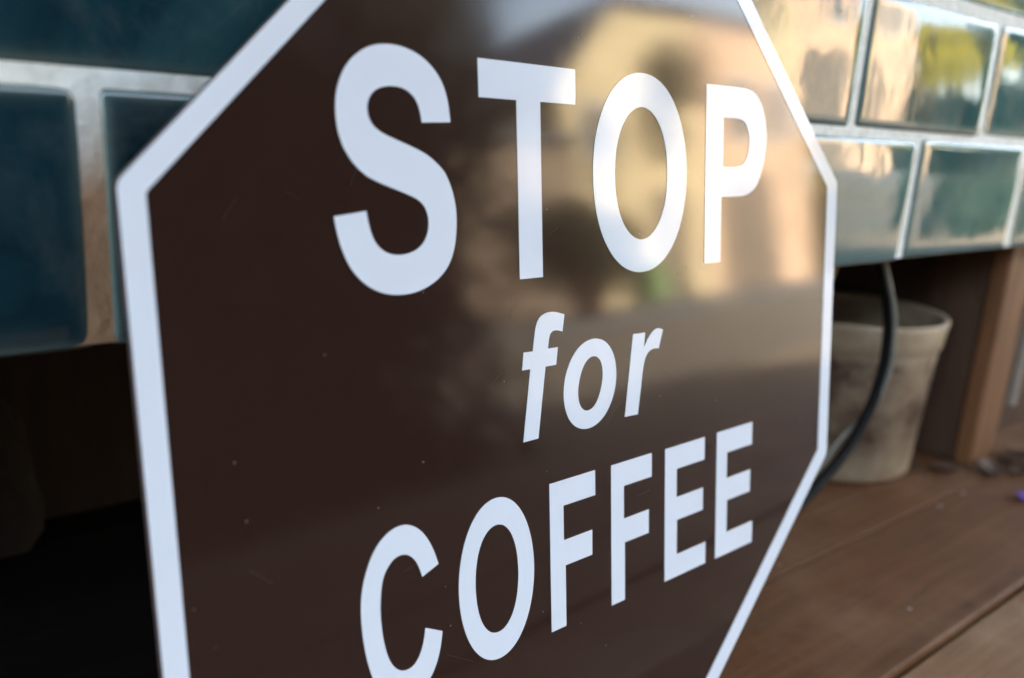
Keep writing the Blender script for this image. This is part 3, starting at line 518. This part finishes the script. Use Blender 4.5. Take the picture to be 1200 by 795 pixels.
a, b = W(6.83, -2.75, -1.35), W(6.79, -1.19, -0.95)
ax = (b-a).normalized(); sd_ = Vector((1, 0.25, 0)).normalized(); nn = ax.cross(sd_).normalized()
bm = bmesh.new()
prof_ = [(-0.0045, 0), (0.0045, 0), (0.0045, 0.93), (0.0025, 1), (-0.0025, 1), (-0.0045, 0.93)]
L_ = (b-a).length
fr = [bm.verts.new(a + sd_*p + ax*(q*L_) + nn*0.0006) for p, q in prof_]; bk = [bm.verts.new(a + sd_*p + ax*(q*L_) - nn*0.0006) for p, q in prof_]
bm.faces.new(fr); bm.faces.new(bk[::-1])
for i in range(6): bm.faces.new((fr[i], bk[i], bk[(i+1) % 6], fr[(i+1) % 6]))
o = bm_obj('plant_label', bm, M_YEL); tag(o, 'pale yellow plastic plant label stuck upright in the pot', 'plant label')


# rough lump, dry leaves, petal
def lump(name, c, r, mat, seed, sub=3, amp=0.35):
    bm = bmesh.new(); bmesh.ops.create_icosphere(bm, subdivisions=sub, radius=1)
    for v_ in bm.verts:
        d = 1 + amp*(noise.noise(v_.co*1.3+Vector((seed, 0, 0)))) + amp*0.35*noise.noise(v_.co*4+Vector((0, seed, 0)))
        v_.co = Vector((v_.co.x*r[0], v_.co.y*r[1], v_.co.z*r[2]))*d
    zmin = min(v_.co.z for v_ in bm.verts)
    for v_ in bm.verts: v_.co.z = max(v_.co.z, zmin*0.8)
    zmin *= 0.8
    for v_ in bm.verts: v_.co.z -= zmin
    o_ = bm_obj(name, bm, mat, None, True); o_.location = c; return o_
M_STONE = simple('dark_rough_stone', (0.010, 0.008, 0.0065), 0.95, 0.5, 90, 0.004)

o = lump('stone', W(-0.28, ZF, -3.72), (0.52*H, 0.30*H, 0.80*H), M_STONE, 3.1, 3)
tag(o, 'dark rough stone at the back of the black recess left of the sign', 'stone')
M_LEAF = simple('dry_leaf', (0.055, 0.024, 0.010), 0.8, 0.6, 70)
M_PETAL = simple('purple_petal', (0.22, 0.10, 0.45), 0.6, 0.2, 90)
def leaf(name, c, size, rz, tilt, mat, curl=0.3):
    n, m_ = 9, 5; v = []; f = []
    for i in range(n):
        t = i/(n-1); wv = math.sin(math.pi*min(1, t*0.97+0.03))**0.8*0.36
        for j in range(m_):
            s = (j/(m_-1)-0.5)*2
            v.append(((t-0.5)*size, s*wv*size, (curl*(s*s)*wv + curl*0.6*(t-0.5)**2 + 0.03*math.sin(9*t+3*s))*size))
    for i in range(n-1):
        for j in range(m_-1): f.append((i*m_+j, (i+1)*m_+j, (i+1)*m_+j+1, i*m_+j+1))
    zm = min(q[2] for q in v); v = [(x_, y_, z_-zm+0.0015) for x_, y_, z_ in v]
    o_ = mesh_obj(name, v, f, mat, None, True); s_ = o_.modifiers.new('solid', 'SOLIDIFY'); s_.thickness = 0.0006
    o_.rotation_euler = (tilt, 0, rz); o_.location = c; return o_
ld = [((9.10, -0.05), 0.042, 0.3, 'largest curled brown dry leaf at the foot of the post'), ((9.52, 0.03), 0.034, 1.7, 'curled dry leaf lying right of the post foot'),
      ((9.36, 0.17), 0.028, 2.9, 'small dry leaf lying just in front of the post'), ((9.80, -0.08), 0.038, 0.9, 'dry leaf farthest right beside the post'),
      ((8.60, -0.35), 0.030, 2.2, 'dry leaf lying between the pot and the post'), ((8.36, -0.62), 0.026, 0.6, 'small dry leaf close to the plant pot base')]
for (X, z), s, rz, lb in ld:
    o = leaf('dry_leaf', W(X, ZF, z), s, rz, 0.1, M_LEAF, 0.6); tag(o, lb, 'leaf', 'dry leaves at the foot of the post')
o = leaf('petal', W(8.60, ZF, 0.47), 0.020, 0.8, 0.1, M_PETAL, 0.8); tag(o, 'small purple petal lying on the brown deck', 'petal')


# ================================================================== STREET BEHIND THE CAMERA (seen in the gloss of the sign and tiles)
M_ASPHALT = simple('asphalt', (0.088, 0.070, 0.048), 0.85, 0.25, 30)
M_BRICKPAVE = simple('dark_brick_paving', (0.15, 0.115, 0.08), 0.9, 0.2, 9, Specular_IOR_Level=0.1)
M_PAVE = simple('pavement_slabs', (0.085, 0.085, 0.082), 0.8, 0.2, 6)
def sheet(name, x0, x1, y0, y1, z, mat):
    return mesh_obj(name, [(x0, y0, z), (x1, y0, z), (x1, y1, z), (x0, y1, z)], [(0, 1, 2, 3)], mat)
M_EARTH = simple('far_ground', (0.12, 0.11, 0.07), 0.95, 0.3, 0.2)
tag(sheet('ground', -1500, 1500, -1500, 1500, -0.02, M_EARTH), kind='structure')
tag(sheet('road', -120, 120, -7.0, -2.6, 0.004, M_ASPHALT), kind='structure')
tag(box('pavement', (-120, -2.6, -0.1), (120, 1.2, 0.12), M_BRICKPAVE), kind='structure')
tag(box('pavement', (-120, -9.6, -0.1), (120, -7.0, 0.12), M_PAVE), kind='structure')

M_CREAM = simple('cream_render', (0.66, 0.53, 0.31), 0.9, 0.12, 1.2)
M_TERRA = simple('terracotta_render', (0.55, 0.30, 0.20), 0.9, 0.15, 1.5)
M_PEACH = simple('peach_render', (0.64, 0.44, 0.29), 0.9, 0.1, 1.5)
M_TAN = simple('tan_brick', (0.24, 0.18, 0.125), 0.9, 0.25, 3)
M_CHAR = simple('charcoal_boards', (0.016, 0.013, 0.012), 0.9, 0.3, 2, Specular_IOR_Level=0.1)
M_ROOF = simple('slate_roof', (0.09, 0.09, 0.10), 0.8, 0.25, 8)
M_FRAME = simple('white_frame_paint', (0.75, 0.74, 0.70), 0.5, 0.05, 8)
M_DOOR = simple('tan_door', (0.15, 0.115, 0.08), 0.5, 0.2, 6)
M_PANE = simple('house_glass', (0.02, 0.025, 0.03), 0.05, 0.1, 3)
def house(name, x0, x1, yf, depth, eave, ridge, mw, label, wins, doors=(), base=0.12, cat='house', roofmat=None, gable_x=None, flat=False):
    r = empty(name, ((x0+x1)/2, yf, base)); tag(r, label, cat)
    yb = yf-depth; xm = (x0+x1)/2 if gable_x is None else gable_x
    if flat:
        V = [(x0, yf, base), (x1, yf, base), (x1, yf, ridge+0.1), (xm, yf, ridge), (x0, yf, eave)]
        V += [(a_, yb, c_) for a_, _, c_ in V]
        par(mesh_obj('walls', V, [(0, 1, 2, 3, 4), (9, 8, 7, 6, 5), (1, 0, 5, 6), (2, 1, 6, 7), (0, 4, 9, 5)], mw), r)
        for p_, q_ in (((x0-0.12, eave-0.14), (xm, ridge)), ((xm, ridge), (x1, ridge+0.1))):
            V = [(c_[0], y_, c_[1]+u) for y_ in (yf+0.15, yb-0.15) for c_, u in ((p_, 0.005), (q_, 0.005), (q_, 0.11), (p_, 0.11))]
            par(mesh_obj('roof', V, [(3, 2, 1, 0), (4, 5, 6, 7), (1, 5, 4, 0), (2, 6, 5, 1), (3, 7, 6, 2), (0, 4, 7, 3)], M_ROOF), r)
    elif ridge > eave:
        V = [(x0, yf, base), (x1, yf, base), (x1, yf, eave), (xm, yf, ridge), (x0, yf, eave)]
        V += [(a_, yb, c_) for a_, _, c_ in V]
        F = [(0, 1, 2, 3, 4), (9, 8, 7, 6, 5), (1, 0, 5, 6), (2, 1, 6, 7), (0, 4, 9, 5)]
        par(mesh_obj('walls', V, F, mw), r)
        for s, xe in ((0, x0), (1, x1)):
            dx = (xe-xm); L = math.hypot(dx, eave-ridge); ov = 0.25/L
            e = Vector((xm+dx*(1+ov), 0, ridge+(eave-ridge)*(1+ov))); t_ = Vector((xm, 0, ridge)); up = Vector((0, 0, 0.16))
            V = [(p.x, y_, p.z+u) for y_ in (yf+0.25, yb-0.25) for p, u in ((t_, 0.012), (e, 0.012), (e, 0.16), (t_, 0.16))]
            par(mesh_obj('roof', V, [(0, 1, 2, 3), (7, 6, 5, 4), (0, 4, 5, 1), (1, 5, 6, 2), (2, 6, 7, 3), (3, 7, 4, 0)], roofmat or M_ROOF), r)
    else:
        par(box('walls', (x0, yb, base), (x1, yf, eave), mw), r)
        par(box('roof', (x0-0.12, yb-0.12, eave+0.003), (x1+0.12, yf+0.12, eave+0.14), roofmat or M_ROOF), r)
    for (a_, b_, c_, d_) in wins:
        o_ = par(frame(a_, b_, c_, d_, yf), r)
        p_ = box('pane', (a_+0.06, yf+0.003, c_+0.06), (b_-0.06, yf+0.014, d_-0.06), M_PANE); p_.parent = o_
    for (a_, b_, c_, d_) in doors:
        par(box('door', (a_, yf+0.003, c_), (b_, yf+0.05, d_), M_DOOR, None, 0.008), r)
    return r
def frame(a_, b_, c_, d_, yf):
    bm = bmesh.new(); t_ = 0.07
    add_box(bm, (a_, yf+0.002, c_), (a_+t_, yf+0.05, d_)); add_box(bm, (b_-t_, yf+0.002, c_), (b_, yf+0.05, d_))
    add_box(bm, (a_+t_, yf+0.002, c_), (b_-t_, yf+0.048, c_+t_)); add_box(bm, (a_+t_, yf+0.002, d_-t_), (b_-t_, yf+0.048, d_))
    xm = (a_+b_)/2; add_box(bm, (xm-0.02, yf+0.002, c_+t_), (xm+0.02, yf+0.044, d_-t_))
    return bm_obj('window', bm, M_FRAME)
gh = house('gabled_house', 10.25, 14.2, -9.6, 8, 4.0, 5.5, M_CREAM, 'sunlit cream house with a cut-off gable across the street', [(10.7, 11.5, 2.7, 3.7)], [(12.5, 13.4, 0.13, 2.15)], gable_x=11.7, flat=True)
house('peach_house', 14.21, 18.2, -9.6, 7, 5.6, 5.6, M_PEACH, 'sunlit peach rendered building beside the cream house', [(15.2, 16.2, 3.2, 4.5), (16.7, 17.5, 3.2, 4.5)], [(14.7, 16.7, 0.13, 2.55)])
house('low_shop', 7.7, 10.24, -9.5, 6, 2.95, 2.95, M_TAN, 'low tan brick shop left of the cream house', [], cat='shop')
house('boarded_warehouse', -14, 7.65, -9.5, 9, 6.6, 6.6, M_CHAR, 'wide charcoal boarded warehouse across the street', [(-6, -4.5, 1.2, 2.6), (0, 1.5, 1.2, 2.6)], [], cat='warehouse')

def leaf_mat(name, a, b, glow=0.0):
    m = NT(name); f_ = m.noise(m.obj(), 2.2, 3); m.set(Base_Color=m.ramp(f_, [(0.35, a), (0.65, b)]), Roughness=0.6)
    if glow:
        tr = m.n('ShaderNodeBsdfTranslucent'); mx = m.n('ShaderNodeMixShader'); mx.inputs[0].default_value = glow
        m.l(m.b.inputs['Base Color'].links[0].from_socket, tr.inputs[0]); m.l(m.b.outputs[0], mx.inputs[1]); m.l(tr.outputs[0], mx.inputs[2])
        m.l(mx.outputs[0], m.t.nodes['Material Output'].inputs[0])
    return m.m
M_BARK = simple('bark', (0.11, 0.08, 0.055), 0.9, 0.4, 12)
def tree(name, base, h, crown, mat, seed, n, leaf_s, label, trunk_r=0.12, cat='tree', clumps=9):
    rnd = random.Random(seed); r = empty(name, base); tag(r, label, cat); b = Vector(base)
    cz = Vector((0, 0, h-crown[2]))
    P = [b + Vector((rnd.uniform(-.1, .1)*k, rnd.uniform(-.1, .1)*k, (h-crown[2]*0.8)*k/4)) for k in range(5)]
    par(tube('trunk', P, [trunk_r*(1-0.15*k) for k in range(5)], M_BARK, None, 8), r)
    cl = []
    for k in range(clumps):
        d = Vector((rnd.gauss(0, 1), rnd.gauss(0, 1), rnd.gauss(0, 1))).normalized()*rnd.uniform(0.35, 0.8)
        cl.append(Vector((d.x*crown[0], d.y*crown[1], d.z*crown[2])))
    for k in range(min(6, clumps)):
        par(tube('limb', [P[3], b+cz+cl[k]*0.5, b+cz+cl[k]], [trunk_r*0.5, trunk_r*0.3, trunk_r*0.12], M_BARK, None, 6), r)
    v, f = [], []
    for k in range(n):
        c_ = rnd.choice(cl); q = Vector((rnd.gauss(0, 1), rnd.gauss(0, 1), rnd.gauss(0, 1))).normalized()*(rnd.random()**0.4)*0.45
        p = b+cz+c_+Vector((q.x*crown[0], q.y*crown[1], q.z*crown[2]))
        u = Vector((rnd.gauss(0, 1), rnd.gauss(0, 1), rnd.gauss(0, 1))).normalized(); w_ = u.orthogonal().normalized()
        s = leaf_s*rnd.uniform(0.6, 1.3); i = len(v)
        v += [p-u*s, p+w_*s*0.5, p+u*s, p-w_*s*0.5]; f.append((i, i+1, i+2, i+3))
    par(mesh_obj('crown', v, f, mat), r); return r
M_DKLEAF = leaf_mat('dark_foliage', (0.018, 0.028, 0.012), (0.05, 0.06, 0.025))
M_YELLEAF = leaf_mat('yellow_foliage', (0.56, 0.50, 0.03), (0.70, 0.62, 0.05), 0.45)
M_GRNLEAF = leaf_mat('green_foliage', (0.03, 0.06, 0.02), (0.07, 0.11, 0.035))
tree('rounded_shrub', (8.4, -7.9, 0.12), 2.0, (1.25, 0.8, 0.95), M_DKLEAF, 5, 9000, 0.045, 'dark rounded shrub on the far pavement before the tan shop', 0.06, 'shrub', 14)
tree('street_tree', (6.9, -8.6, 0.12), 7.4, (1.15, 0.9, 3.3), M_DKLEAF, 11, 14000, 0.045, 'tall loose dark tree at the end of the charcoal warehouse', 0.12, clumps=26)
tree('young_tree', (11.9, -8.5, 0.12), 4.6, (1.4, 0.6, 1.3), M_DKLEAF, 23, 2600, 0.045, 'sparse young tree in front of the cream house', 0.05)
tree('yellow_tree', (21.7, -10.3, 0), 4.0, (2.3, 0.9, 0.95), M_YELLEAF, 31, 34000, 0.14, 'bright yellow leaved tree past the peach building', 0.16)
tree('evergreen_tree', (27.4, -10.5, 0), 7.5, (3.0, 2.0, 3.4), M_GRNLEAF, 41, 20000, 0.16, 'dark green tree farthest along the street', 0.2)
tree('evergreen_tree', (33.5, -9.0, 0), 8.5, (3.2, 2.5, 3.8), M_DKLEAF, 47, 18000, 0.18, 'tallest dark evergreen at the end of the street', 0.22)
def hedge(name, x0, x1, y0, y1, z0, z1, taper, mat, seed, n, s_, label):
    rnd = random.Random(seed); v, f = [], []
    for k in range(n):
        while True:
            x_ = rnd.uniform(x0, x1+taper)
            if x_ < x1 or rnd.random() < (1-(x_-x1)/taper)**1.3: break
        y_ = rnd.uniform(y0, y1); z_ = z0+(z1-z0)*rnd.random()
        top = 0.10*noise.noise(Vector((x_*2, y_*2, seed)))
        if z_ > z1-0.12+top and rnd.random() < 0.8: z_ -= 0.3*rnd.random()
        p = Vector((x_, y_+0.06*noise.noise(Vector((x_*3, z_*3, seed))), z_))
        u = Vector((rnd.gauss(0, 1), rnd.gauss(0, 1), rnd.gauss(0, 1))).normalized(); w_ = u.orthogonal().normalized(); q = s_*rnd.uniform(0.6, 1.3); i = len(v)
        v += [p-u*q, p+w_*q*0.5, p+u*q, p-w_*q*0.5]; f.append((i, i+1, i+2, i+3))
    r = empty(name, ((x0+x1)/2, (y0+y1)/2, z0)); tag(r, label, 'hedge')
    par(mesh_obj('foliage', v, f, mat), r)
    for k in range(5):
        xx = x0+(x1-x0)*(k+0.5)/5
        par(tube('stem', [(xx, (y0+y1)/2, 0.10), (xx+0.03, (y0+y1)/2+0.02, z0+(z1-z0)*0.5), (xx-0.02, (y0+y1)/2, z0+(z1-z0)*0.8)], [0.03, 0.022, 0.008], M_BARK, None, 6), r)
M_YEW = leaf_mat('yew_foliage', (0.010, 0.014, 0.007), (0.022, 0.030, 0.013))
hedge('added_hedge', -4.5, 0.95, -2.6, -1.8, 0.13, 1.55, 1.05, M_YEW, 3, 130000, 0.032, 'tall dark clipped hedge added to darken the reflection in the sign')  # unseen, added to darken what the left of the sign reflects
hedge('low_hedge', 5.7, 13.0, -2.55, -2.1, 0.13, 0.60, 0.3, M_GRNLEAF, 8, 30000, 0.04, 'low green clipped hedge along the near kerb')
hedge('garden_hedge', 20.2, 36.0, -12.6, -12.0, 0.0, 2.5, 0.2, M_GRNLEAF, 15, 40000, 0.10, 'tall green garden hedge behind the yellow tree')
gw = box('garden_wall', (18.3, -12.3, 0.0), (20.15, -12.05, 2.3), M_CREAM); tag(gw, 'short cream garden wall beside the green garden hedge', 'wall')
M_GREENB = simple('green_plastic', (0.16, 0.27, 0.09), 0.5, 0.1, 6)
rb_ = empty('wheeled_bin', (10.75, -8.5, 0.12)); tag(rb_, 'green wheeled bin on the pavement before the cream house', 'bin')
par(box('bin_body', (10.55, -8.7, 0.20), (10.98, -8.25, 0.74), M_GREENB, None, 0.03, 2), rb_)
par(box('lid', (10.52, -8.73, 0.743), (11.01, -8.21, 0.80), M_GREENB, None, 0.02, 2), rb_)
for xx in (10.56, 10.93):
    par(tube('wheel', [(xx, -8.66, 0.20), (xx+0.05, -8.66, 0.20)], 0.08, M_BLACK, None, 16), rb_)
tp = empty('terracotta_planter', (9.1, -8.3, 0.12)); tag(tp, 'terracotta planter on the pavement beside the dark shrub', 'planter')
v, f = lathe([(0.001, 0), (0.2, 0), (0.27, 0.42), (0.30, 0.43), (0.30, 0.5), (0.26, 0.5), (0.25, 0.44), (0.001, 0.43)], 24)
o = mesh_obj('planter_body', v, f, M_TERRA, None, True); o.parent = tp
